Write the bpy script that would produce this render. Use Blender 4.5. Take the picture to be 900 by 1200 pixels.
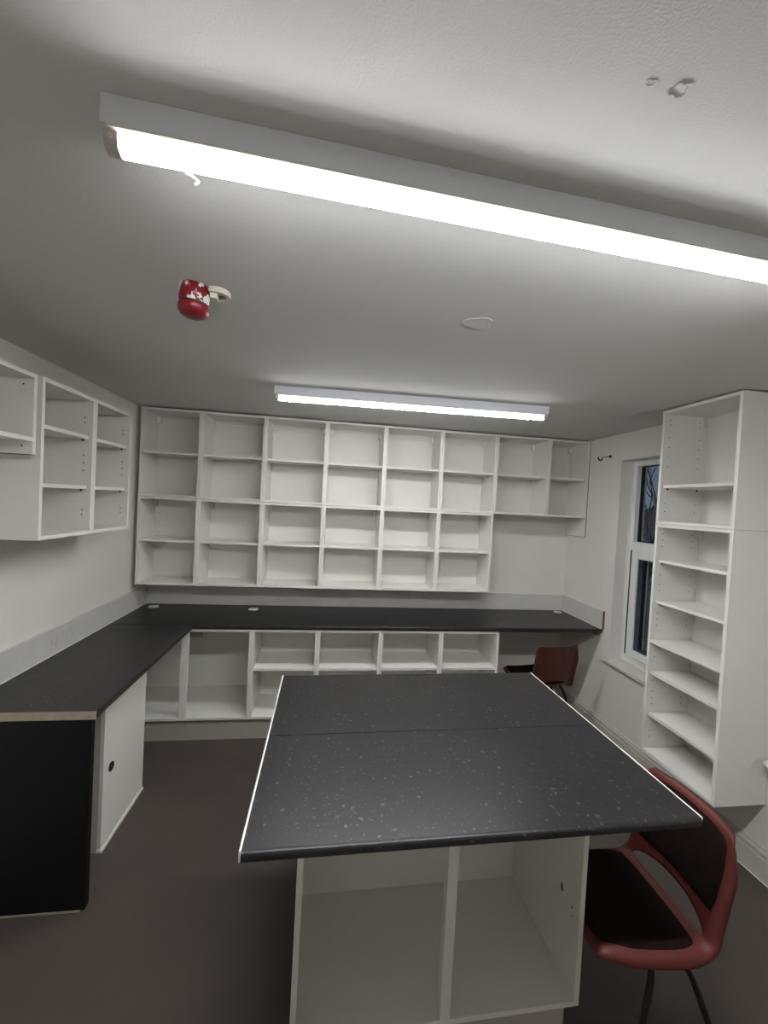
import bpy, bmesh, math, random
from mathutils import Vector, Matrix
random.seed(7)
D = bpy.data
for o in list(D.objects): D.objects.remove(o)
scene = bpy.context.scene
C = scene.collection
PI = math.pi

# ------------------------------------------------------------------ camera
F_PX = 461.75
cam_d = D.cameras.new('camera'); cam = D.objects.new('camera', cam_d); C.objects.link(cam)
r_ = Vector((0.98969638, -0.13310632, 0.05276163)); u_ = Vector((-0.04922071, 0.02975618, 0.99834458)); f_ = Vector((0.13445596, 0.99065497, -0.022898))
m = Matrix((r_, u_, -f_)).transposed().to_4x4(); m.translation = Vector((1.5587, -3.6417, 1.8752))
cam.matrix_world = m
cam_d.sensor_fit = 'VERTICAL'; cam_d.sensor_height = 24.0; cam_d.lens = 24.0 * F_PX / 1200.0
cam_d.clip_start = 0.02; cam_d.clip_end = 200
scene.camera = cam

# ------------------------------------------------------------------ world, exposure
w = D.worlds.new('dusk_sky'); scene.world = w; w.use_nodes = True
nt = w.node_tree; nt.nodes.clear()
out = nt.nodes.new('ShaderNodeOutputWorld'); bg = nt.nodes.new('ShaderNodeBackground')
tc = nt.nodes.new('ShaderNodeTexCoord'); no = nt.nodes.new('ShaderNodeTexNoise'); no.inputs['Scale'].default_value = 5.0; no.inputs['Detail'].default_value = 5
rp = nt.nodes.new('ShaderNodeValToRGB'); rp.color_ramp.elements[0].position = .35; rp.color_ramp.elements[0].color = (.085, .11, .16, 1)
rp.color_ramp.elements[1].position = .7; rp.color_ramp.elements[1].color = (.15, .18, .24, 1)
nt.links.new(tc.outputs['Generated'], no.inputs['Vector']); nt.links.new(no.outputs['Fac'], rp.inputs['Fac'])
nt.links.new(rp.outputs['Color'], bg.inputs['Color']); nt.links.new(bg.outputs[0], out.inputs[0]); bg.inputs['Strength'].default_value = 1.0
vs = scene.view_settings
vs.view_transform = 'Standard'; vs.look = 'None'; vs.gamma = 1.0; vs.use_curve_mapping = False
vs.exposure = 0.0
LAMP_NEAR, LAMP_FAR = 345.0, 215.0            # strengths of the two batten diffusers

# ------------------------------------------------------------------ helpers
def srgb(r, g, b):
    f = lambda c: (c/255/12.92) if c/255 <= .04045 else ((c/255+.055)/1.055)**2.4
    return (f(r), f(g), f(b), 1)

def mat(name, col, rough=.5, noise=0., nscale=8., bump=0., bscale=200., metal=0., col2=None, bdist=.002, spec=.5):
    M = D.materials.new(name); M.use_nodes = True; t = M.node_tree; b = t.nodes['Principled BSDF']
    b.inputs['Roughness'].default_value = rough; b.inputs['Metallic'].default_value = metal
    b.inputs['Specular IOR Level'].default_value = spec
    b.inputs['Base Color'].default_value = col
    tcn = t.nodes.new('ShaderNodeTexCoord')
    if noise or col2:
        n = t.nodes.new('ShaderNodeTexNoise'); n.inputs['Scale'].default_value = nscale; n.inputs['Detail'].default_value = 6
        t.links.new(tcn.outputs['Object'], n.inputs['Vector'])
        rmp = t.nodes.new('ShaderNodeValToRGB'); rmp.color_ramp.elements[0].position = .3; rmp.color_ramp.elements[1].position = .7
        rmp.color_ramp.elements[0].color = col2 if col2 else tuple(c*(1-noise) for c in col[:3])+(1,)
        rmp.color_ramp.elements[1].color = col
        t.links.new(n.outputs['Fac'], rmp.inputs['Fac']); t.links.new(rmp.outputs['Color'], b.inputs['Base Color'])
    if bump:
        n2 = t.nodes.new('ShaderNodeTexNoise'); n2.inputs['Scale'].default_value = bscale; n2.inputs['Detail'].default_value = 4
        t.links.new(tcn.outputs['Object'], n2.inputs['Vector'])
        bp = t.nodes.new('ShaderNodeBump'); bp.inputs['Strength'].default_value = bump; bp.inputs['Distance'].default_value = bdist
        t.links.new(n2.outputs['Fac'], bp.inputs['Height']); t.links.new(bp.outputs['Normal'], b.inputs['Normal'])
    return M

M = {}
M['wall'] = mat('painted_wall', srgb(231, 228, 220), .75, noise=.06, nscale=2.2, bump=.25, bscale=90)
M['wall_back'] = M['wall']
M['ceiling'] = mat('ceiling_paint', srgb(213, 213, 211), .85, noise=.05, nscale=1.5, bump=.32, bscale=230, bdist=.002)
M['floor'] = mat('vinyl_floor', srgb(84, 76, 72), .55, noise=.18, nscale=3., bump=.15, bscale=350, spec=.35)
M['white'] = mat('white_melamine', srgb(230, 229, 223), .38, noise=.025, nscale=5.)
M['backer'] = mat('white_hardboard', srgb(224, 223, 217), .5, noise=.03, nscale=6.)
M['splash'] = mat('grey_white_board', srgb(208, 207, 203), .45, noise=.06, nscale=9., spec=.4)
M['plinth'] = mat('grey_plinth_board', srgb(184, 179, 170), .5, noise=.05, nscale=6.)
M['raw'] = mat('raw_chipboard_edge', srgb(112, 84, 62), .8, noise=.35, nscale=160.)
M['strip'] = mat('beige_edge_strip', srgb(176, 164, 148), .5, noise=.25, nscale=14.)
M['whitestrip'] = mat('white_edge_strip', srgb(238, 236, 228), .35)
M['black'] = mat('black_laminate', srgb(15, 14, 17), .5, noise=.3, nscale=20., spec=.25)
M['hole'] = mat('drilled_hole', srgb(30, 26, 22), .9)
M['plastic'] = mat('white_plastic', srgb(235, 233, 226), .35)
M['lamp_body'] = mat('lamp_body_paint', srgb(234, 237, 245), .4)
M['lamp_end'] = mat('lamp_end_cap', srgb(196, 188, 184), .4)
M['red_shell'] = mat('red_brown_plastic', srgb(98, 38, 33), .55, noise=.3, nscale=14., bump=.15, bscale=400)
M['brown_shell'] = mat('brown_plastic', srgb(92, 46, 36), .5, noise=.25, nscale=14., bump=.15, bscale=400)
M['pad'] = mat('dark_upholstery', srgb(30, 18, 15), .95, noise=.4, nscale=30., bump=.4, bscale=600, spec=.15)
M['legm'] = mat('dark_brown_metal', srgb(44, 34, 29), .4, metal=.5)
M['rubber'] = mat('black_rubber', srgb(22, 21, 21), .7)
M['chrome'] = mat('dull_chrome', srgb(170, 168, 162), .25, metal=1.)
M['darkmetal'] = mat('blackened_metal', srgb(34, 32, 32), .5, metal=.6)
M['upvc'] = mat('white_upvc', srgb(236, 236, 232), .3)
M['gasket'] = mat('black_gasket', srgb(30, 31, 33), .6)
M['sill'] = mat('painted_sill', srgb(226, 222, 212), .55, noise=.15, nscale=10.)
M['skirt'] = mat('painted_skirting', srgb(206, 202, 192), .5, noise=.08, nscale=6.)
M['socket'] = mat('grey_socket_plate', srgb(176, 168, 164), .4)
M['wood'] = mat('pine_batten', srgb(170, 140, 104), .7, noise=.25, nscale=20.)
M['cream'] = mat('cream_plastic', srgb(214, 209, 194), .45)
M['bark'] = mat('bark', srgb(52, 46, 42), .9, noise=.3, nscale=9.)
M['brick'] = mat('dull_brick', srgb(158, 154, 150), .9, noise=.3, nscale=3.)
M['slate'] = mat('slate_roof', srgb(104, 106, 112), .8, noise=.3, nscale=3.)
M['lawn'] = mat('dim_ground', srgb(132, 134, 130), .95, noise=.3, nscale=.4)

# black worktop with pale flecks
def worktop_mat():
    W_ = D.materials.new('black_fleck_laminate'); W_.use_nodes = True; t = W_.node_tree; b = t.nodes['Principled BSDF']
    tcn = t.nodes.new('ShaderNodeTexCoord')
    nz = t.nodes.new('ShaderNodeTexNoise'); nz.inputs['Scale'].default_value = 60; nz.inputs['Detail'].default_value = 3
    t.links.new(tcn.outputs['Object'], nz.inputs['Vector'])
    mx = t.nodes.new('ShaderNodeMix'); mx.data_type = 'RGBA'; mx.blend_type = 'LINEAR_LIGHT'; mx.inputs['Factor'].default_value = .012
    t.links.new(tcn.outputs['Object'], mx.inputs['A']); t.links.new(nz.outputs['Color'], mx.inputs['B'])
    def flecks(scale, dist, keep):
        v = t.nodes.new('ShaderNodeTexVoronoi'); v.inputs['Scale'].default_value = scale
        t.links.new(mx.outputs['Result'], v.inputs['Vector'])
        lt = t.nodes.new('ShaderNodeMath'); lt.operation = 'LESS_THAN'; lt.inputs[1].default_value = dist
        t.links.new(v.outputs['Distance'], lt.inputs[0])
        sp = t.nodes.new('ShaderNodeSeparateColor'); t.links.new(v.outputs['Color'], sp.inputs[0])
        gt = t.nodes.new('ShaderNodeMath'); gt.operation = 'LESS_THAN'; gt.inputs[1].default_value = keep
        t.links.new(sp.outputs[0], gt.inputs[0])
        mu = t.nodes.new('ShaderNodeMath'); mu.operation = 'MULTIPLY'
        t.links.new(lt.outputs[0], mu.inputs[0]); t.links.new(gt.outputs[0], mu.inputs[1])
        mv = t.nodes.new('ShaderNodeMath'); mv.operation = 'MULTIPLY'
        t.links.new(mu.outputs[0], mv.inputs[0]); t.links.new(sp.outputs[1], mv.inputs[1])
        return mv
    a = flecks(42, .25, .34); c = flecks(120, .32, .2)
    ad = t.nodes.new('ShaderNodeMath'); ad.operation = 'MAXIMUM'; t.links.new(a.outputs[0], ad.inputs[0]); t.links.new(c.outputs[0], ad.inputs[1])
    n3 = t.nodes.new('ShaderNodeTexNoise'); n3.inputs['Scale'].default_value = 7; n3.inputs['Detail'].default_value = 6
    t.links.new(tcn.outputs['Object'], n3.inputs['Vector'])
    base = t.nodes.new('ShaderNodeValToRGB'); base.color_ramp.elements[0].color = srgb(27, 26, 28); base.color_ramp.elements[1].color = srgb(39, 38, 41)
    t.links.new(n3.outputs['Fac'], base.inputs['Fac'])
    fm = t.nodes.new('ShaderNodeMix'); fm.data_type = 'RGBA'; fm.inputs['B'].default_value = srgb(86, 85, 85)
    t.links.new(ad.outputs[0], fm.inputs['Factor']); t.links.new(base.outputs['Color'], fm.inputs['A'])
    t.links.new(fm.outputs['Result'], b.inputs['Base Color'])
    rr = t.nodes.new('ShaderNodeMapRange'); rr.inputs['To Min'].default_value = .30; rr.inputs['To Max'].default_value = .43
    t.links.new(n3.outputs['Fac'], rr.inputs['Value']); t.links.new(rr.outputs[0], b.inputs['Roughness'])
    b.inputs['Specular IOR Level'].default_value = .45
    return W_
M['worktop'] = worktop_mat()

# red alarm casing with flaked white paint
def alarm_mat():
    A = D.materials.new('red_casing_with_paint'); A.use_nodes = True; t = A.node_tree; b = t.nodes['Principled BSDF']
    tcn = t.nodes.new('ShaderNodeTexCoord'); n = t.nodes.new('ShaderNodeTexNoise'); n.inputs['Scale'].default_value = 19; n.inputs['Detail'].default_value = 5; n.inputs['Roughness'].default_value = .6
    t.links.new(tcn.outputs['Object'], n.inputs['Vector'])
    r = t.nodes.new('ShaderNodeValToRGB'); r.color_ramp.interpolation = 'LINEAR'
    r.color_ramp.elements[0].position = .475; r.color_ramp.elements[0].color = srgb(128, 22, 36)
    r.color_ramp.elements[1].position = .49; r.color_ramp.elements[1].color = srgb(226, 222, 216)
    t.links.new(n.outputs['Fac'], r.inputs['Fac']); t.links.new(r.outputs['Color'], b.inputs['Base Color']); b.inputs['Roughness'].default_value = .4
    return A
M['alarm'] = alarm_mat()
M['alarm_red'] = mat('red_lens', srgb(124, 22, 34), .35)

def emit(name, col, s):
    E_ = D.materials.new(name); E_.use_nodes = True; t = E_.node_tree; b = t.nodes['Principled BSDF']
    b.inputs['Base Color'].default_value = (.8, .8, .8, 1); b.inputs['Emission Color'].default_value = col; b.inputs['Emission Strength'].default_value = s
    return E_
# the light strip inside points down, so the flanks of a cover glow less than its underside
def diffuser(name, strength):
    m_ = emit(name, (.985, .99, 1.0, 1), strength)
    t = m_.node_tree; ge = t.nodes.new('ShaderNodeTexCoord'); sp = t.nodes.new('ShaderNodeSeparateXYZ'); mr = t.nodes.new('ShaderNodeMapRange')
    t.links.new(ge.outputs['Normal'], sp.inputs[0]); t.links.new(sp.outputs[2], mr.inputs['Value'])
    mr.inputs['From Min'].default_value = -.52; mr.inputs['From Max'].default_value = -1; mr.inputs['To Min'].default_value = strength*.026; mr.inputs['To Max'].default_value = strength
    t.links.new(mr.outputs[0], t.nodes['Principled BSDF'].inputs['Emission Strength'])
    return m_
M['diffuser_near'] = diffuser('lit_diffuser_near', LAMP_NEAR)
M['diffuser_far'] = diffuser('lit_diffuser_far', LAMP_FAR)

def glass_mat():
    G = D.materials.new('window_glass'); G.use_nodes = True; t = G.node_tree; t.nodes.clear()
    o = t.nodes.new('ShaderNodeOutputMaterial'); mx = t.nodes.new('ShaderNodeMixShader'); tr = t.nodes.new('ShaderNodeBsdfTransparent'); gl = t.nodes.new('ShaderNodeBsdfGlossy')
    lw = t.nodes.new('ShaderNodeLayerWeight'); pw = t.nodes.new('ShaderNodeMath'); pw.operation = 'POWER'; pw.inputs[1].default_value = 5
    fr = t.nodes.new('ShaderNodeMath'); fr.operation = 'MULTIPLY_ADD'; fr.inputs[1].default_value = .94; fr.inputs[2].default_value = .05
    t.links.new(lw.outputs['Facing'], pw.inputs[0]); t.links.new(pw.outputs[0], fr.inputs[0]); gl.inputs['Roughness'].default_value = .01; tr.inputs['Color'].default_value = (.92, .95, .96, 1)
    t.links.new(fr.outputs[0], mx.inputs[0]); t.links.new(tr.outputs[0], mx.inputs[1]); t.links.new(gl.outputs[0], mx.inputs[2]); t.links.new(mx.outputs[0], o.inputs[0])
    return G
M['glass'] = glass_mat()

def box(bm, x0, x1, y0, y1, z0, z1, bev=0):
    vs_ = [bm.verts.new((x, y, z)) for x in (x0, x1) for y in (y0, y1) for z in (z0, z1)]
    fs = [(0, 1, 3, 2), (4, 6, 7, 5), (0, 4, 5, 1), (2, 3, 7, 6), (0, 2, 6, 4), (1, 5, 7, 3)]
    faces = [bm.faces.new([vs_[i] for i in f]) for f in fs]
    if bev:
        es = list({e for f in faces for e in f.edges})
        bmesh.ops.bevel(bm, geom=es, offset=bev, segments=2, affect='EDGES', profile=.5)

def finish(name, bm, m_, parent=None, smooth=False):
    bmesh.ops.recalc_face_normals(bm, faces=bm.faces)
    me = D.meshes.new(name); bm.to_mesh(me); bm.free()
    me.materials.append(M[m_] if isinstance(m_, str) else m_)
    if smooth:
        for p in me.polygons: p.use_smooth = True
    o = D.objects.new(name, me); C.objects.link(o)
    if parent: o.parent = parent
    return o

def bx(name, m_, parent, x0, x1, y0, y1, z0, z1, bev=0):
    bm = bmesh.new(); box(bm, x0, x1, y0, y1, z0, z1, bev); return finish(name, bm, m_, parent)

def tag(o, label, cat=None, group=None, kind=None):
    o['label'] = label
    if cat: o['category'] = cat
    if group: o['group'] = group
    if kind: o['kind'] = kind
    return o

def thing(name, label, cat, loc=(0, 0, 0), rz=0, group=None):
    o = D.objects.new(name, None); C.objects.link(o); o.location = loc; o.rotation_euler = (0, 0, rz); o.empty_display_size = .1
    return tag(o, label, cat, group)

def tube(bm, pts, rad, n=10, cap=True):
    pts = [Vector(p) for p in pts]; rings = []; prev = None
    for i, p in enumerate(pts):
        if i == 0: d = pts[1]-p
        elif i == len(pts)-1: d = p-pts[-2]
        else: d = (pts[i+1]-pts[i]).normalized()+(p-pts[i-1]).normalized()
        d.normalize()
        if prev is None:
            a = Vector((0, 0, 1)) if abs(d.z) < .9 else Vector((1, 0, 0)); s = d.cross(a).normalized()
        else:
            s = (prev - d*prev.dot(d)).normalized()
        prev = s; t = d.cross(s)
        rr = rad[i] if isinstance(rad, (list, tuple)) else rad
        rings.append([bm.verts.new(p + s*rr*math.cos(2*PI*k/n) + t*rr*math.sin(2*PI*k/n)) for k in range(n)])
    for a, b in zip(rings, rings[1:]):
        for k in range(n): bm.faces.new((a[k], a[(k+1) % n], b[(k+1) % n], b[k]))
    if cap: bm.faces.new(rings[0]); bm.faces.new(rings[-1])

def catmull(pts, sub=6):
    P = [Vector(p) for p in pts]; P = [P[0]*2-P[1]]+P+[P[-1]*2-P[-2]]; o = []
    for i in range(1, len(P)-2):
        for k in range(sub):
            t = k/sub; a, b, c, d = P[i-1:i+3]
            o.append(.5*((2*b)+(c-a)*t+(2*a-5*b+4*c-d)*t*t+(-a+3*b-3*c+d)*t**3))
    o.append(P[-2]); return o

def lathe(bm, prof, n=32, cx=0, cy=0):
    rings = [[bm.verts.new((cx+r*math.cos(2*PI*k/n), cy+r*math.sin(2*PI*k/n), z)) for k in range(n)] for r, z in prof]
    for a, b in zip(rings, rings[1:]):
        for k in range(n): bm.faces.new((a[k], a[(k+1) % n], b[(k+1) % n], b[k]))
    bm.faces.new(rings[0]); bm.faces.new(rings[-1])

def prism(bm, prof, axis, a0, a1):
    """extrude a closed 2-D profile along an axis; prof gives the two other coordinates"""
    def P(q, a): return {'x': (a, q[0], q[1]), 'y': (q[0], a, q[1]), 'z': (q[0], q[1], a)}[axis]
    A = [bm.verts.new(P(q, a0)) for q in prof]; B = [bm.verts.new(P(q, a1)) for q in prof]; n = len(prof)
    for i in range(n): bm.faces.new((A[i], A[(i+1) % n], B[(i+1) % n], B[i]))
    bm.faces.new(A); bm.faces.new(B)

# ------------------------------------------------------------------ the room
W, YF, ZC = 3.906, -4.7, 2.548
def struct(o, label): o['kind'] = 'structure'; o['label'] = label; return o
struct(bx('floor', 'floor', None, -.1, W+.1, YF-.1, .1, -.1, 0), 'dark brown grey vinyl floor')
ceil = struct(bx('ceiling', 'ceiling', None, -.1, W+.1, YF-.1, .1, ZC, ZC+.12), 'textured white painted ceiling')
struct(bx('wall_back', 'wall_back', None, -.1, W+.1, 0, .1, 0, ZC), 'off white back wall behind the shelving')
struct(bx('wall_left', 'wall', None, -.1, 0, YF, 0, 0, ZC), 'cream painted left wall')
struct(bx('wall_front', 'wall', None, -.1, W+.1, YF-.1, YF, 0, ZC), 'wall behind the viewpoint')
WY0, WY1, WZ0, WZ1, WT = -.685, -1.62, .675, 2.326, .178     # window opening in the right wall
bm = bmesh.new()
box(bm, W, W+WT, WY0, 0, 0, ZC); box(bm, W, W+WT, YF, WY1, 0, ZC)
box(bm, W, W+WT, WY1, WY0, 0, WZ0); box(bm, W, W+WT, WY1, WY0, WZ1, ZC)
struct(finish('wall_right', bm, 'wall'), 'off white right wall with the window opening')

# moulded skirting boards
sk = [(0, 0), (.02, 0), (.02, .115), (.016, .122), (.016, .130), (.019, .136), (.017, .146), (.010, .155), (.008, .166), (0, .168)]
bm = bmesh.new(); prism(bm, [(W-.001-a, b+.001) for a, b in sk], 'y', YF+.02, -.02); o = struct(finish('baseboard_right', bm, 'skirt'), 'moulded white skirting board along the right wall')
bx('sealant_bead', 'whitestrip', o, W-.0245, W-.0205, YF+.02, -.02, .0005, .0045)
bm = bmesh.new(); prism(bm, [(-.001-a, b+.001) for a, b in sk], 'x', 3.0, W-.023); struct(finish('baseboard_back', bm, 'skirt'), 'moulded white skirting board under the worktop')

# plaster marks on the ceiling (children of the ceiling)
def blister(name, cx, cy, rx, ry, h, seed, m_='ceiling', amp=.25, rim=.5):
    rnd = random.Random(seed); n = 22
    ks = [1+amp*(rnd.random()-.5)*2 for _ in range(n)]; ks = [(ks[i-1]+ks[i]*2+ks[(i+1) % n])/4 for i in range(n)]
    bm = bmesh.new(); rings = []
    for fr, z in ((1, .0), (.93, h), (.84, h), (.74, h*rim)):
        rings.append([bm.verts.new((cx+rx*ks[k]*fr*math.cos(2*PI*k/n), cy+ry*ks[k]*fr*math.sin(2*PI*k/n), ZC-.0002-z*(1+.4*rnd.random()))) for k in range(n)])
    for a, b in zip(rings, rings[1:]):
        for k in range(n): bm.faces.new((a[k], a[(k+1) % n], b[(k+1) % n], b[k]))
    bm.faces.new(rings[-1])
    return finish(name, bm, m_, ceil)
tag(blister('paint_blister', 2.058, -2.243, .055, .045, .0019, 3, rim=.8, amp=.35), 'lifted patch of ceiling paint')
tag(blister('plaster_chip', 2.067, -3.072, .014, .012, .0014, 5, amp=.5, rim=-.2), 'chipped spot in the ceiling plaster')
blister('plaster_chip', 2.017, -3.072, .008, .006, .0008, 9, amp=.5, rim=.1)

# ------------------------------------------------------------------ window
win = D.objects.new('window_1', None); C.objects.link(win); win.location = (W+.1, WY0, WZ0); struct(win, 'white plastic window with top light and opening lower sash')
def wb(name, m_, x0, x1, y0, y1, z0, z1, bev=.004, parent=win):
    o = bx(name, m_, win, x0-W-.1, x1-W-.1, y0-WY0, y1-WY0, z0-WZ0, z1-WZ0, bev)
    if parent is not win:
        o.parent = parent
    return o
fx0, fx1 = W+.105, W+.175
TZ0, TZ1 = 1.585, 1.668
wb('frame', 'upvc', fx0, fx1, WY0-.052, WY0-.002, WZ0+.03, WZ1-.002)
wb('frame', 'upvc', fx0, fx1, WY1+.002, WY1+.052, WZ0+.03, WZ1-.002)
wb('frame', 'upvc', fx0, fx1, WY1+.053, WY0-.053, WZ1-.045, WZ1-.002)
wb('frame', 'upvc', fx0, fx1, WY1+.053, WY0-.053, WZ0+.03, WZ0+.09)
wb('transom', 'upvc', fx0, fx1, WY1+.053, WY0-.053, TZ0, TZ1)
wb('trim_bead', 'upvc', fx0-.012, fx0-.0005, WY0-.012, WY0-.003, WZ0+.03, WZ1-.003, .002)
# opening lower sash
sx0, sx1 = W+.085, W+.15
sy0, sy1, sz0, sz1 = WY0-.07, WY1+.07, WZ0+.072, TZ0+.012
sash = wb('sash', 'upvc', sx0, fx0-.001, sy0-.062, sy0, sz0, sz1, .006)
for a in ((sy1, sy1+.062, sz0, sz1), (sy1+.063, sy0-.063, sz0, sz0+.062), (sy1+.063, sy0-.063, sz1-.062, sz1)):
    wb('sash_rail', 'upvc', sx0, fx0-.001, *a, .006, sash)
wb('gasket', 'gasket', fx0-.0035, fx0-.0005, sy0+.0005, sy0+.031, sz0, sz1, 0)
gz = W+.15
def pane(y0, y1, z0, z1):
    p = wb('pane', 'glass', gz, gz+.004, y1, y0, z0, z1, 0)
    for a in ((y0-.008, y0, z0, z1), (y1, y1+.008, z0, z1), (y1+.008, y0-.008, z0, z0+.008), (y1+.008, y0-.008, z1-.008, z1)):
        wb('pane_seal', 'gasket', gz-.0085, gz-.0005, *a, 0, p)
    wb('pane_seal', 'gasket', gz+.0045, gz+.02, y0-.014, y0-.001, z0, z1, 0, p); wb('spacer_bar', 'socket', gz+.006, gz+.018, y0-.026, y0-.0235, z0, z1, 0, p)
pane(WY0-.054, WY1+.054, TZ1+.001, WZ1-.046)
pane(sy0-.0635, sy1+.0635, sz0+.063, sz1-.063)
# inner sill board
bm = bmesh.new(); prism(bm, [(W-.032, WZ0-.022), (W+.104, WZ0-.022), (W+.104, WZ0+.006), (W-.026, WZ0+.006), (W-.032, WZ0)], 'y', -1.404, WY0+.055); box(bm, W+.001, W+.104, WY1+.002, -1.4042, WZ0+.0005, WZ0+.006)
sl = finish('window_sill', bm, 'sill'); sl.location = (-win.location[0], -win.location[1], -win.location[2]); sl.parent = win
bx('window_ledge', 'upvc', win, .0055, .0745, WY1-WY0+.003, -.003, .007, .029, .003)

# ------------------------------------------------------------------ outside, seen dimly through the panes
struct(bx('ground', 'lawn', None, W+.6, 80, -40, 60, -3.2, -3.0), 'dim ground outside the window')
def house(loc, wd, dp, h, rh, label, seed):
    t = thing('terraced_house', label, 'house', loc, 0, 'houses beyond the window')
    bx('wall', 'brick', t, 0, dp, 0, wd, 0, h)
    bm = bmesh.new(); prism(bm, [(-.3, h), (dp+.3, h), (dp/2, h+rh)], 'y', -.1, wd+.1); finish('roof', bm, 'slate', t)
    bx('chimney', 'brick', t, dp/2-.3, dp/2+.3, wd-.9, wd-.2, h+rh*.6, h+rh+1.0)
    for yy in (.22, .68):
        for zz in (.9, 3.4):
            wdw = bx('window', 'slate', t, -.06, -.001, wd*yy-.55, wd*yy+.55, zz, zz+1.35); bx('pane', 'lawn', wdw, -.075, -.0605, wd*yy-.45, wd*yy+.45, zz+.1, zz+1.25)  # opaque pale grey panes: reflected dusk light put into their colour
house((26, 14.0, -3.0), 6, 7, 4.4, 1.5, 'dim brick house seen low in the window, farther left one', 1)
house((26, 20.3, -3.0), 6, 7, 4.5, 1.7, 'dim brick house seen low in the window, nearest the reveal', 2)
def tree(loc, h, seed, label):
    rnd = random.Random(seed); t = thing('bare_tree', label, 'tree', loc)
    bm = bmesh.new()
    def br(p, d, L, r, lv):
        q = p+d*L; tube(bm, [p, p+d*L*.5+Vector((rnd.uniform(-.05, .05),)*3)*L, q], [r, r*.85, r*.65], 5)
        if lv == 0: return
        for k in range(3):
            a = rnd.uniform(0, 2*PI); s = rnd.uniform(.35, .75)
            nd = (d+Vector((math.cos(a), math.sin(a), rnd.uniform(-.1, .3)))*s).normalized()
            br(p+d*L*rnd.uniform(.6, 1), nd, L*rnd.uniform(.6, .8), r*.6, lv-1)
    br(Vector((0, 0, 0)), Vector((0, 0, 1)), h*.36, .11, 5)
    finish('branches', bm, 'bark', t)
tree((14.0, 10.3, -3.0), 9.5, 4, 'bare leafless tree outside the upper window pane')

# ------------------------------------------------------------------ cabinets
T = .018
def holes(t, wd, dp, z0, z1, side, zs, ys):
    bm = bmesh.new()
    for z in zs:
        for y in ys:
            x = (wd-T-.0004) if side > 0 else T+.0004
            vs_ = [bm.verts.new((x, y+.0035*math.cos(2*PI*k/8), z+.0035*math.sin(2*PI*k/8))) for k in range(8)]
            vs2 = [bm.verts.new((x+side*.0003, v.co.y, v.co.z)) for v in vs_]
            bm.faces.new(vs_); bm.faces.new(vs2)
            for k in range(8): bm.faces.new((vs_[k], vs_[(k+1) % 8], vs2[(k+1) % 8], vs2[k]))
    o = finish('peg_holes', bm, 'hole', t); o['kind'] = 'stuff'; return o

def cabinet(name, label, cat, loc, rz, wd, dp, h, shelves=(), group=None, back_y=None, brackets=True, setback=.02, fixed=(), hole_z=None, hole_side=(1,), back_gap=.012, no_bottom=False, pins=False, rail=False):
    """open carcass: width on local X from 0, front at local y = 0, back at y = dp, base at z = 0"""
    t = thing(name, label, cat, loc, rz, group)
    bx('side_panel', 'white', t, 0, T, 0, dp, 0, h); bx('side_panel', 'white', t, wd-T, wd, 0, dp, 0, h)
    bx('top_panel', 'white', t, T+.0003, wd-T-.0003, 0, dp-.0005, h-T, h)
    if not no_bottom: bx('bottom_panel', 'white', t, T+.0003, wd-T-.0003, 0, dp-.0005, 0, T)
    by = back_y if back_y else dp-back_gap
    bx('back_panel', 'backer', t, T+.0003, wd-T-.0003, by, by+.006, T+.0005 if not no_bottom else .0, h-T-.0005)
    for z in shelves: bx('shelf', 'white', t, T+.001, wd-T-.001, setback, by-.001, z-T/2, z+T/2)
    for z in fixed: bx('shelf', 'white', t, T+.0003, wd-T-.0003, 0, by-.001, z-T/2, z+T/2)
    if brackets:
        for s in (0, 1):
            x0 = T+.001 if s == 0 else wd-T-.027
            b = bx('hanging_bracket', 'plastic', t, x0, x0+.026, by-.03, by-.001, h-T-.062, h-T-.012, .003)
    if rail: bx('hanging_rail', 'plastic', t, T+.028, wd-T-.028, by-.006, by-.0005, h-T-.036, h-T-.028)
    if hole_z:
        for s in hole_side: holes(t, wd, dp, 0, h, s, hole_z, (.04, by-.05))
    if pins:
        bm = bmesh.new()
        for z in shelves:
            for y in (setback+.02, by-.05):
                for xx in (T+.0005, wd-T-.0085): box(bm, xx, xx+.008, y, y+.008, z-T/2-.010, z-T/2-.0006)
        finish('shelf_pegs', bm, 'darkmetal', t)
    return t

UX, W1, WU, DU, ZT, HU = .0409, .459, .5002, .2845, 2.538, .7079
ordn = ['first', 'second', 'third', 'fourth', 'fifth', 'sixth']
edges = [UX] + [UX+W1+WU*k for k in range(6)]
for row in (0, 1):
    for k in range(6):
        z0 = ZT-HU*(row+1)+.0015
        pos = ['top row', 'bottom row'][row]
        lab = f'open white wall cabinet in the {pos} on the back wall, {ordn[k]} from the left'
        cabinet('wall_cabinet', lab, 'cabinet', (edges[k]+.0008, -DU, z0), 0, edges[k+1]-edges[k]-.0016, DU-.002, HU-.003, (HU/2,), 'open wall cabinets on the back wall', rail=row == 0)
x6 = edges[6]; x7 = x6+.5033; x8 = W-.018
cabinet('wall_cabinet', 'open white wall cabinet right of the tall double block, above bare wall', 'cabinet', (x6+.0008, -DU, ZT-HU+.0015), 0, x7-x6-.0016, DU-.002, HU-.003, (HU/2,), 'open wall cabinets on the back wall')
cabinet('wall_cabinet', 'narrow open white wall cabinet in the right corner, last of the top row', 'cabinet', (x7+.0008, -DU, ZT-HU+.0015), 0, x8-x7-.0016, DU-.002, HU-.003, (HU/2,), 'open wall cabinets on the back wall')
t = thing('end_panel', 'white end panel hanging lower than the corner cabinet, with raw brown edge', 'panel', (x8+.001, -DU, 1.655))
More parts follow.
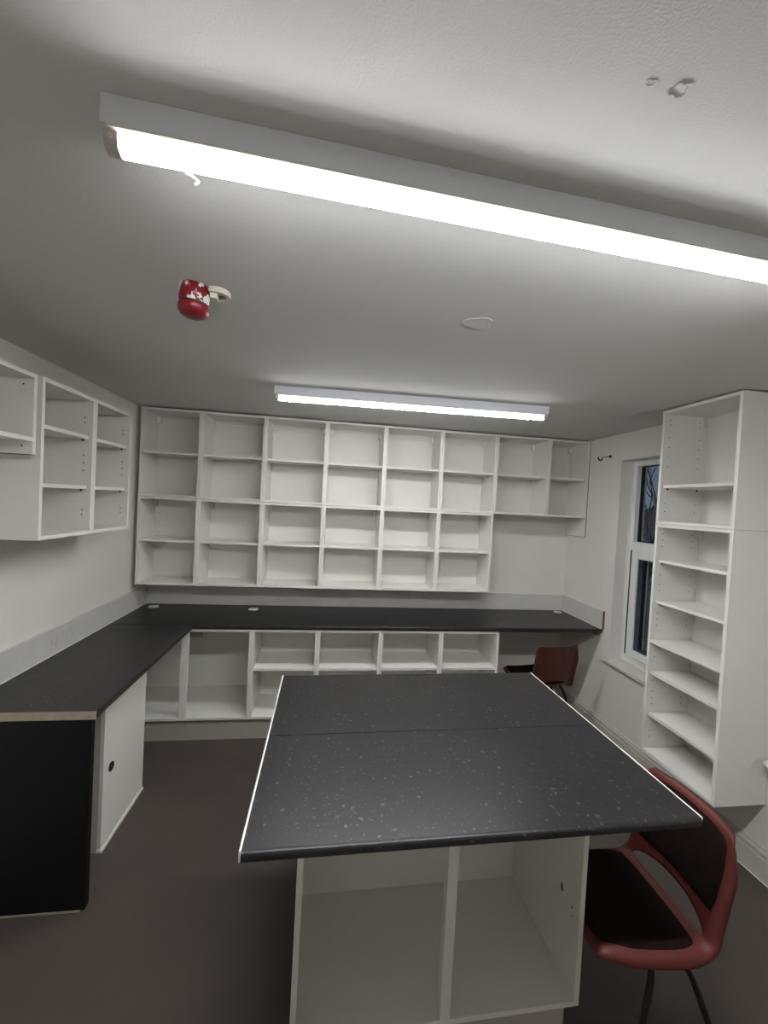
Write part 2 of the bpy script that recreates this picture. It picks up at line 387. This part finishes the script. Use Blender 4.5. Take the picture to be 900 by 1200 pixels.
bx('board', 'white', t, 0, .014, .002, DU-.003, .002, ZT-1.657); bx('front_edge', 'white', t, 0, .009, 0, .0018, .002, ZT-1.657); bx('raw_edge', 'raw', t, .0092, .014, 0, .0018, 0, ZT-1.657); bx('raw_edge', 'raw', t, 0, .014, .002, DU-.003, 0, .0018)

# left wall cabinets (front faces +x): local X -> world +Y
LX, LZ0, LZ1 = .31, 1.632, 2.341
hz = [.07, .10, .30, .33, .36, .60, .63]
cabinet('wall_cabinet', 'open white cabinet on the left wall, larger left one of the pair with two shelves', 'cabinet', (LX, -1.7548, LZ0), PI/2, .3845, LX-.002, LZ1-LZ0, (.242, .502), 'open cabinet pair on the left wall', brackets=False, hole_z=[.10, .125, .33, .37, .41, .58, .605], pins=True)
cabinet('wall_cabinet', 'open white cabinet on the left wall, right one of the pair nearest the back corner', 'cabinet', (LX, -1.3695, LZ0), PI/2, .381, LX-.002, LZ1-LZ0, (.242, .502), 'open cabinet pair on the left wall', brackets=False, hole_z=[.10, .125, .33, .37, .41, .58, .605], pins=True)
t = cabinet('wall_cabinet', 'short open white cabinet on the left wall, cut off at the photo edge', 'cabinet', (LX, -2.39, 2.001), PI/2, .605, LX-.002, .336, (), None, brackets=False, fixed=(.062,), hole_z=[.035, .29], no_bottom=True)
bx('raw_edge', 'raw', t, .605-T, .605, .0, LX-.004, -.003, -.0005)

# tall cabinets on the right wall (front faces -x): local X -> world -Y
TX, TY1, TY2, TZ0_, TM, TT = 3.593, -1.409, -1.897, .394, 1.8335, 2.541
cabinet('wall_cabinet', 'open white cabinet on top of the tall bookcase beside the window', 'cabinet', (TX, TY1, TM+.001), -PI/2, TY1-TY2, W-TX-.002, TT-TM-.002, (2.068-TM,), 'stacked cabinets beside the window', brackets=True, hole_z=[.08, .13, .36, .42, .48, .54, .62, .65], hole_side=(-1,), pins=True)
t = cabinet('tall_bookcase', 'tall open white bookcase with five shelves hung beside the window', 'bookcase', (TX, TY1, TZ0_), -PI/2, TY1-TY2, W-TX-.002, TM-TZ0_-.001, tuple(z-.009-TZ0_ for z in (1.611, 1.356, .902, .639)), 'stacked cabinets beside the window', brackets=True, fixed=(1.105-.009-TZ0_,),
        hole_z=[.09, .13, .30, .34, .38, .45, .60, .64, .80, .84, .88, 1.02, 1.06, 1.12, 1.30, 1.34, 1.38], hole_side=(-1,), pins=True)

# base cabinets under the back worktop
ZW, ZWB = .900, .866
ZB = .176
st = [.05, .538, 1.0164, 1.5094, 2.0024, 2.4954, 2.988]
blab = ['', '',
        'open white base cabinet with one shelf, left of the four shelved ones', 'open white base cabinet with one shelf, second of the four shelved ones',
        'open white base cabinet with one shelf, third of the four shelved ones', 'open white base cabinet with one shelf, last before the knee space']
t = cabinet('base_cabinet', 'wide open white corner base cabinet without shelf, with the grey socket inside', 'cabinet', (st[0]+.0008, -.581, ZB), 0, st[2]-st[0]-.0016, .535, ZWB-ZB-.002, (), 'open base cabinets under the back worktop', brackets=False)
bx('front_post', 'white', t, .538-st[0]-.026, .538-st[0]+.022, -.0005, .03, T+.0005, ZWB-ZB-T-.003)
for k in range(2, 6):
    deep = False
    cabinet('base_cabinet', blab[k], 'cabinet', (st[k]+.0008, -.581, ZB), 0, st[k+1]-st[k]-.0016, .535 if deep else .40, ZWB-ZB-.002, () if deep else (.562-.009-ZB,), 'open base cabinets under the back worktop',
            brackets=False, setback=.012, back_y=None if deep else .36)
bx_ = tag(bx('plinth', 'plinth', None, .05, .552, -.535, -.517, .001, ZB-.002), 'grey plinth board under the corner base cabinets, short left piece', 'plinth')
bx_ = tag(bx('plinth', 'plinth', None, .5535, 2.985, -.535, -.517, .001, ZB-.002), 'grey plinth board under the base cabinets, long right piece', 'plinth')

t = thing('wall_socket', 'grey double socket at the back of the open base cabinet', 'socket', (.440, -.0595, .668))
bx('plate', 'socket', t, -.073, .073, -.009, 0, -.043, .043, .003)
for sx in (-.035, .035):
    bm = bmesh.new(); box(bm, sx-.003, sx+.003, -.0098, -.0092, .008, .017); box(bm, sx-.013, sx-.007, -.0098, -.0092, -.012, -.006); box(bm, sx+.007, sx+.013, -.0098, -.0092, -.012, -.006)
    finish('pin_slots', bm, 'hole', t)

# ------------------------------------------------------------------ worktops
def edge_prof(y0, y1, z0, z1, front=True, rear=False, r=.011):
    """(y, z) outline, front edge at y0 rounded top and bottom"""
    P = []
    def arc(cy, cz, a0, a1):
        for k in range(5):
            a = math.radians(a0+(a1-a0)*k/4); P.append((cy+r*math.cos(a), cz+r*math.sin(a)))
    if front: arc(y0+r, z0+r, 270, 180); arc(y0+r, z1-r, 180, 90)
    else: P += [(y0, z0), (y0, z1)]
    if rear: arc(y1-r, z1-r, 90, 0); arc(y1-r, z0+r, 0, -90)
    else: P += [(y1, z1), (y1, z0)]
    return P
LW, YL, DW = .594, -1.798, .593
bm = bmesh.new(); prism(bm, edge_prof(-DW, -.002, ZWB, ZW), 'x', .002, 2.0985)
tag(finish('worktop', bm, 'worktop'), 'black flecked worktop along the back wall, left length in the corner', 'worktop')
bm = bmesh.new(); prism(bm, edge_prof(-DW, -.002, ZWB, ZW), 'x', 2.0998, W-.002)
tag(finish('worktop', bm, 'worktop'), 'black flecked worktop along the back wall, right length over the knee space', 'worktop')
t = thing('worktop', 'black worktop along the left wall with beige strip on its end', 'worktop', (0, YL, ZWB))
bm = bmesh.new(); prism(bm, [(LW-(q[0]), q[1]-ZWB) for q in edge_prof(0, LW-.002, ZWB, ZW)], 'y', .004, -DW-.0015-YL)
finish('slab', bm, 'worktop', t); bx('end_strip', 'strip', t, .002, LW-.004, 0, .0035, -.001, ZW-ZWB+.0005)

# splashback boards
ZS = 1.0555
tag(bx('splashback', 'splash', None, .0195, W-.0195, -.019, -.001, ZW+.001, ZS), 'grey white splashback board along the back wall', 'splashback')
t = thing('splashback', 'scuffed grey white splashback board along the left wall', 'splashback', (.001, YL, ZW+.001))
bx('board', 'splash', t, 0, .018, .002, -YL-.001, 0, ZS-ZW-.001); bx('sealant_bead', 'whitestrip', t, .0185, .0225, .002, -YL-.022, 0, .004)
bm = bmesh.new(); rnd = random.Random(3)
for k in range(9):
    y = .62+k*.022+rnd.uniform(-.008, .008); z = .05+rnd.uniform(-.01, .02); L = rnd.uniform(.03, .07); w_ = rnd.uniform(.002, .0045)
    box(bm, .0182, .0186, y, y+w_, z, z+L)
o = finish('scuff_marks', bm, mat('scuff', srgb(176, 174, 170), .6), t); o['kind'] = 'stuff'
t = thing('splashback', 'short splashback board on the right wall with raw brown end', 'splashback', (W-.019, -.607, ZW+.001))
bx('board', 'splash', t, 0, .018, .002, .606, 0, ZS-ZW-.001); bx('raw_edge', 'raw', t, 0, .018, 0, .0017, 0, ZS-ZW-.001)
bx('sealant_bead', 'whitestrip', t, -.0045, -.0005, .012, .586, 0, .004)

def grommet(x, y, r, label):
    t = thing('cable_grommet', label, 'grommet', (x, y, ZW), 0, 'white cable grommets in the back worktop')
    bm = bmesh.new(); lathe(bm, [(r, .0003), (r, .003), (r-.003, .0045), (r-.012, .0045), (r-.013, .0035), (.004, .0038)], 28); finish('cap', bm, 'plastic', t)
    bx('cable_slot', 'gasket', t, -.009, .009, -r+.004, -r+.014, .0046, .0052)
grommet(.123, -.118, .04, 'white round cable grommet in the worktop corner beside the left wall')
grommet(.942, -.149, .04, 'white round cable grommet between the corner and the worktop joint')
grommet(3.80, -.085, .038, 'white round cable grommet at the right end of the worktop')

tag(bx('support_batten', 'wood', None, W-.030, W-.002, -.56, -.03, .835, ZWB-.001), 'pale wooden batten under the right end of the worktop', 'batten')

# cupboard with a door under the left worktop
t = thing('cupboard', 'white cupboard with plain door and round lock under the left worktop', 'cupboard', (.002, -1.495, .001))
dy, dx = .455, .452
bx('side_panel', 'plinth', t, 0, dx, 0, T, 0, ZWB-.003); bx('side_panel', 'white', t, 0, dx, dy-T, dy, 0, ZWB-.003)
bx('top_panel', 'white', t, 0, dx, T, dy-T, ZWB-.022, ZWB-.004); bx('bottom_panel', 'white', t, 0, dx, T, dy-T, 0, T); bx('back_panel', 'backer', t, 0, .006, T, dy-T, T, ZWB-.023)
dr = bx('door', 'white', t, dx+.001, dx+.020, .002, dy-.001, .021, ZWB-.006, .0015)
bx('base_strip', 'whitestrip', t, dx+.001, dx+.027, 0, dy, 0, .016, .001)
def ring(name, m_, par, c, r0, r1, d):
    bm = bmesh.new(); n = 24; pr_ = [(r1, 0), (r1, d), (r0, d), (r0, 0)]
    rg = [[bm.verts.new((c[0]+z, c[1]+r*math.cos(2*PI*k/n), c[2]+r*math.sin(2*PI*k/n))) for k in range(n)] for r, z in pr_]
    for a, b in zip(rg, rg[1:]+rg[:1]):
        for k in range(n): bm.faces.new((a[k], a[(k+1) % n], b[(k+1) % n], b[k]))
    return finish(name, bm, m_, par)
lk = ring('lock', 'darkmetal', dr, (dx+.0203, .074, .405), .012, .024, .004)
lk2 = ring('lock_barrel', 'chrome', dr, (dx+.0203, .074, .405), .004, .0115, .003)

# black end panel carrying the left worktop
t = thing('end_panel', 'black end panel standing on the floor under the left worktop end', 'panel', (.002, YL+.006, .001))
bx('board', 'black', t, 0, .566, 0, .034, .008, ZWB-.003, .003); bx('bottom_strip', 'strip', t, 0, .548, -.001, .033, 0, .0075)

# ------------------------------------------------------------------ island
IA = .0119; IC = Vector((2.0672, -2.0297, 0))
def iloc(x, y, z):
    d = Vector((x-IC.x, y-IC.y)); c, s = math.cos(IA), math.sin(IA)
    return (IC.x+c*d.x-s*d.y, IC.y+s*d.x+c*d.y, z)
IX0, IX1, IY0, IY1, ZI, IT = 1.3541, 2.7802, -1.4876, -2.5717, .9239, .032
ISEAM = -2.041
for nm, a, b, fr, re_, lab in (('f', IY1, ISEAM-.0015, True, False, 'black flecked island worktop, front half nearest the viewer'), ('b', ISEAM+.0015, IY0, False, True, 'black flecked island worktop, rear half facing the back cabinets')):
    t = thing('island_worktop', lab, 'worktop', iloc(IX0, a, ZI-IT), IA)
    L = IX1-IX0; wd = b-a
    bm = bmesh.new(); prism(bm, [(q[0], q[1]) for q in edge_prof(0, wd, 0, IT, fr, re_)], 'x', .006, L-.006); finish('slab', bm, 'worktop', t)
    e0 = .006 if fr else 0; e1 = wd-.006 if re_ else wd
    bx('end_strip', 'whitestrip', t, 0, .0058, e0, e1, .002, IT+.0006); bx('end_strip', 'whitestrip', t, L-.0058, L, e0, e1, .002, IT+.0006)
ICZ = .165
t = cabinet('island_cabinet', 'wide open white island cabinet under the flecked worktop, with middle post', 'cabinet', iloc(1.506, -2.43, ICZ), IA, .986, .86, ZI-IT-ICZ-.002, (), None, back_y=.46, brackets=False, hole_z=[.28, .31, .60], hole_side=(1, -1))
bx('front_post', 'white', t, .486, .520, -.0005, .035, T+.0005, ZI-IT-ICZ-T-.003)
t = thing('island_plinth', 'white plinth under the island cabinets with a smudged printed mark', 'plinth', iloc(1.53, -2.385, .001), IA)
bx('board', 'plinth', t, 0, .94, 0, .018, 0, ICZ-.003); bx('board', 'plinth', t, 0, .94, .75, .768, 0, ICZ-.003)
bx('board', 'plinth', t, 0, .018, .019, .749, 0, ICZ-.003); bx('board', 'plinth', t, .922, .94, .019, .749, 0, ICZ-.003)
bm = bmesh.new(); rnd = random.Random(11)
for k in range(16):
    x = .745+k*.0085; z = ICZ-.034+rnd.uniform(-.004, .006); box(bm, x, x+rnd.uniform(.002, .006), -.0008, -.0002, z-rnd.uniform(0, .012), z+rnd.uniform(.006, .014))
o = finish('printed_mark', bm, 'hole', t); o['kind'] = 'stuff'
# small dark fitting left on the inside of the right island cabinet
t = thing('cabinet_clip', 'tiny dark clip on the right inner side of the island cabinet', 'clip', iloc(2.4735, -2.325, .50), IA)
bm = bmesh.new(); tube(bm, [(0, 0, 0), (-.004, -.008, .002), (-.006, -.012, -.010), (-.002, -.012, -.016)], .0025, 6); finish('wire', bm, 'darkmetal', t)

# ------------------------------------------------------------------ chairs
PROF = catmull([(-.218, 0, .398), (-.222, 0, .415), (-.212, 0, .436), (-.17, 0, .446), (-.09, 0, .437), (0, 0, .428), (.09, 0, .426), (.155, 0, .430), (.190, 0, .448), (.208, 0, .495), (.222, 0, .56), (.240, 0, .64), (.258, 0, .72), (.272, 0, .778), (.281, 0, .797), (.294, 0, .801)], 6)
NS = len(PROF)
lens = [0]
for a, b in zip(PROF, PROF[1:]): lens.append(lens[-1]+(b-a).length)
TOT = lens[-1]
def prof_at(s):
    L = s*TOT
    for i in range(NS-1):
        if L <= lens[i+1] or i == NS-2:
            f = (L-lens[i])/max(1e-9, lens[i+1]-lens[i]); return PROF[i].lerp(PROF[i+1], f)
def lerp_tab(tab, s):
    for (a, va), (b, vb) in zip(tab, tab[1:]):
        if s <= b: f = (s-a)/(b-a); f = f*f*(3-2*f); return va+(vb-va)*f
    return tab[-1][1]
HW = [(0, .172), (.07, .196), (.18, .210), (.40, .213), (.52, .207), (.62, .200), (.82, .200), (.92, .194), (.97, .184), (1, .172)]
def shell_pt(s, t, off=0.0):
    def P(s, t):
        p = prof_at(s); hw = lerp_tab(HW, s)
        x = hw*t
        bk = lerp_tab([(0, 0), (.42, 0), (.60, 1), (1, 1)], s)
        y = p.x - bk*.034*abs(t)**2.0          # back wraps forward
        z = p.z + (1-bk)*.012*abs(t)**2.5      # seat is dished
        fl = max(0, (abs(t)-.90)/.10)**1.5     # rolled edge
        fl *= lerp_tab([(0, 0), (.12, 1), (.80, 1), (1, 0)], s)
        z -= (1-bk)*fl*.034; y += bk*fl*.030; x += fl*.006*(1 if t > 0 else -1)
        return Vector((x, y, z))
    p = P(s, t)
    if off:
        e = 1e-3
        ds = P(min(1, s+e), t)-P(max(0, s-e), t); tt = max(-.89, min(.89, t)); dt = P(s, tt+e)-P(s, tt-e)
        n = dt.cross(ds).normalized(); p = p+n*off
    return p
HS, HT, HA = .545, .062, .80   # lens-shaped opening between seat and back: centre s, half height, half width
def hole_h(t):
    a = abs(t)/HA
    return HT*max(0, 1-a**2.6)**.6 if a < 1 else 0
def make_shell(name, m_, par):
    bm = bmesh.new(); nt_ = 40
    tv = [-1+2*j/nt_ for j in range(nt_+1)]
    n1, n2 = 34, 30
    def block(s_of, n):
        g = [[bm.verts.new(shell_pt(s_of(i/n, t), t)) for t in tv] for i in range(n+1)]
        for i in range(n):
            for j in range(nt_): bm.faces.new((g[i][j], g[i][j+1], g[i+1][j+1], g[i+1][j]))
    block(lambda f, t: f*(HS-.35*hole_h(t)), n1)
    block(lambda f, t: HS+hole_h(t)+f*(1-HS-hole_h(t)), n2)
    bmesh.ops.remove_doubles(bm, verts=bm.verts, dist=1e-5)
    o = finish(name, bm, m_, par, True)
    md = o.modifiers.new('thickness', 'SOLIDIFY'); md.thickness = .007; md.offset = 0
    return o
def make_pad(name, par, s0, s1, tw, th, rc):
    bm = bmesh.new(); n, k = 26, 26
    g = []
    for i in range(n+1):
        row = []
        for j in range(k+1):
            a, b = -1+2*i/n, -1+2*j/k
            # squircle mapping for rounded corners
            c = 1-rc*(max(0, abs(a)-.0)**4)*(max(0, abs(b))**4)
            sa, tb = a*c, b*c
            s = (s0+s1)/2+(s1-s0)/2*sa; t = tw*tb
            ed = max(abs(a), abs(b)); h = th*(1-max(0, (ed-.8)/.2)**3)
            row.append(bm.verts.new(shell_pt(s, t, .004+h)))
        g.append(row)
    for i in range(n):
        for j in range(k): bm.faces.new((g[i][j], g[i][j+1], g[i+1][j+1], g[i+1][j]))
    return finish(name, bm, 'pad', par, True)
def chair(label, loc, rz, shell_m, back_pad=True, s0=.05, tw=.90):
    t = thing('shell_chair', label, 'chair', loc, rz, 'moulded plastic chairs')
    make_shell('shell', shell_m, t)
    make_pad('seat_pad', t, s0, .487, tw, .010, .08)
    if back_pad: make_pad('back_pad', t, .648, .962, .90, .008, .07)
    for sx in (-1, 1):
        fl = catmull([(sx*.09, -.03, .412), (sx*.165, -.035, .403), (sx*.197, -.045, .36), (sx*.214, -.085, .20), (sx*.236, -.15, .012)], 8)
        bm = bmesh.new(); tube(bm, fl, .0105, 10); lg = finish('leg', bm, 'legm', t, True)
        bm = bmesh.new(); tube(bm, [fl[-1]+Vector((0, 0, .02)), fl[-1]+Vector((0, 0, -.0115))], .0135, 10); finish('foot_cap', bm, 'rubber', lg)
        rl = catmull([(sx*.09, .03, .412), (sx*.155, .065, .400), (sx*.192, .105, .35), (sx*.212, .165, .20), (sx*.236, .245, .012)], 8)
        bm = bmesh.new(); tube(bm, rl, .0105, 10); lg = finish('leg', bm, 'legm', t, True)
        bm = bmesh.new(); tube(bm, [rl[-1]+Vector((0, 0, .02)), rl[-1]+Vector((0, 0, -.0115))], .0135, 10); finish('foot_cap', bm, 'rubber', lg)
    bm = bmesh.new(); box(bm, -.11, .11, -.06, .06, .408, .419, .003); finish('seat_plate', bm, 'legm', t)
    return t
# local front is -Y; rotation -90 deg turns the front to -X
chair('red brown plastic chair with black pads pulled up to the island right side', (2.728, -2.322, .0005), -PI/2-.02, 'red_shell')
chair('brown plastic chair pushed under the right end of the back worktop', (3.40, -.47, .0005), PI+.12, 'brown_shell', s0=.02, tw=.93)

# ------------------------------------------------------------------ ceiling lamps
def batten(label, p0, p1, dm, z=ZC):
    p0 = Vector(p0); p1 = Vector(p1); L = (p1-p0).length; a = math.atan2(p1.y-p0.y, p1.x-p0.x)
    t = thing('batten_light', label, 'ceiling light', (p0.x, p0.y, z-.085), a, 'ceiling batten lights')
    wd = .05
    bx('channel', 'lamp_body', t, 0, L, 0, wd, .034, .0845, .0015)
    bx('rail', 'plastic', t, .012, L-.012, -.0015, wd+.0015, .0285, .0335, .001)
    pr_ = [(.009, .028), (.009, .016), (.0115, .008), (.017, .002), (.025, 0), (.033, .002), (.0385, .008), (.041, .016), (.041, .028)]
    bm = bmesh.new(); prism(bm, pr_, 'x', .026, L-.026); finish('diffuser', bm, dm, t)
    for x0, x1 in ((.004, .0255), (L-.0255, L-.004)):
        bm = bmesh.new(); prism(bm, [(y+(y-.025)*.12, zz-.0006) for y, zz in pr_], 'x', x0, x1); e = finish('end_cap', bm, 'lamp_end', t)
        bm = bmesh.new(); tube(bm, [((x0+x1)/2, .0070, .018), ((x0+x1)/2, .0045, .0175)], .004, 10); finish('screw', bm, 'cream', e)
    return t
t = batten('lit white batten light on the ceiling nearest the viewer', (1.137, -2.8956, 0), (2.90, -2.8956+.0506*1.763, 0), 'diffuser_near')
bm = bmesh.new(); tube(bm, [(.13, .032, -.001), (.145, .034, -.006), (.152, .034, -.012), (.146, .034, -.018)], .0018, 6); finish('cable_tie_end', bm, 'plastic', t)
t = batten('lit white batten light on the ceiling close to the back cabinets', (1.1883, -1.1924, 0), (2.9123, -1.2637, 0), 'diffuser_far')
for xx in (.07, 1.60): bx('tube_clip', 'plastic', t, xx, xx+.02, .008, .04, -.006, .001, .002)

# ------------------------------------------------------------------ fire alarm
t = thing('fire_alarm', 'red fire alarm sounder splashed with white paint on the ceiling', 'alarm', (1.083, -2.262, ZC-.1))
bm = bmesh.new(); lathe(bm, [(.043, .0995), (.045, .0985), (.047, .07), (.047, .044), (.045, .042)], 36); finish('casing', bm, 'alarm', t, True)
bm = bmesh.new(); lathe(bm, [(.0445, .0418), (.0445, .0372)], 32); finish('groove', bm, 'gasket', t)
bm = bmesh.new(); lathe(bm, [(.047, .037), (.048, .032), (.047, .022), (.041, .010), (.028, .003), (.012, .0005)], 36); finish('lens', bm, 'alarm_red', t, True)
br = thing('conduit_clip', 'cream plastic saddle clip on the ceiling beside the fire alarm', 'clip', (1.152, -2.245, ZC-.03))
bm = bmesh.new(); n = 20; a0, a1 = math.radians(-120), math.radians(110)
for (r0, r1, z0, z1) in ((.026, .040, .012, .0295),):
    rg = []
    for k in range(n+1):
        a = a0+(a1-a0)*k/n; rg.append([bm.verts.new((r*math.cos(a), r*math.sin(a), z)) for r, z in ((r0, z0), (r1, z0), (r1, z1), (r0, z1))])
    for a, b in zip(rg, rg[1:]):
        for k in range(4): bm.faces.new((a[k], a[(k+1) % 4], b[(k+1) % 4], b[k]))
    bm.faces.new(rg[0]); bm.faces.new(rg[-1])
finish('ring', bm, 'cream', br)
bx('block', 'cream', br, -.018, .004, -.030, -.004, -.004, .0295, .003); bx('tab', 'cream', br, -.022, -.002, .004, .022, .010, .0295, .002)

# ------------------------------------------------------------------ bits on the right wall
t = thing('wall_hook', 'small black wire hook high on the right wall beside the window', 'hook', (W-.001, -.552, 2.373))
bm = bmesh.new(); tube(bm, [(-.0005, 0, 0), (-.010, 0, 0)], .012, 12); finish('base', bm, 'darkmetal', t)
bm = bmesh.new(); tube(bm, catmull([(-.008, 0, 0), (-.03, .010, -.003), (-.060, .016, -.006), (-.068, .018, -.024), (-.080, .020, -.036), (-.094, .022, -.026), (-.098, .022, -.010)], 5), [.003]*15+[.006]*16, 8); finish('wire', bm, 'darkmetal', t)
t = thing('pipe_stub', 'short white rounded pipe end beside the back of the tall bookcase', 'pipe', (W-.001, -1.922, .636))
bm = bmesh.new(); tube(bm, catmull([(-.0005, 0, 0), (-.045, -.004, 0), (-.060, -.010, 0), (-.064, -.03, 0), (-.064, -.14, 0)], 5), .014, 12); finish('pipe', bm, 'plastic', t, True)
bm = bmesh.new(); tube(bm, [(-.0003, 0, 0), (-.006, 0, 0)], .022, 16); finish('collar', bm, 'plastic', t)
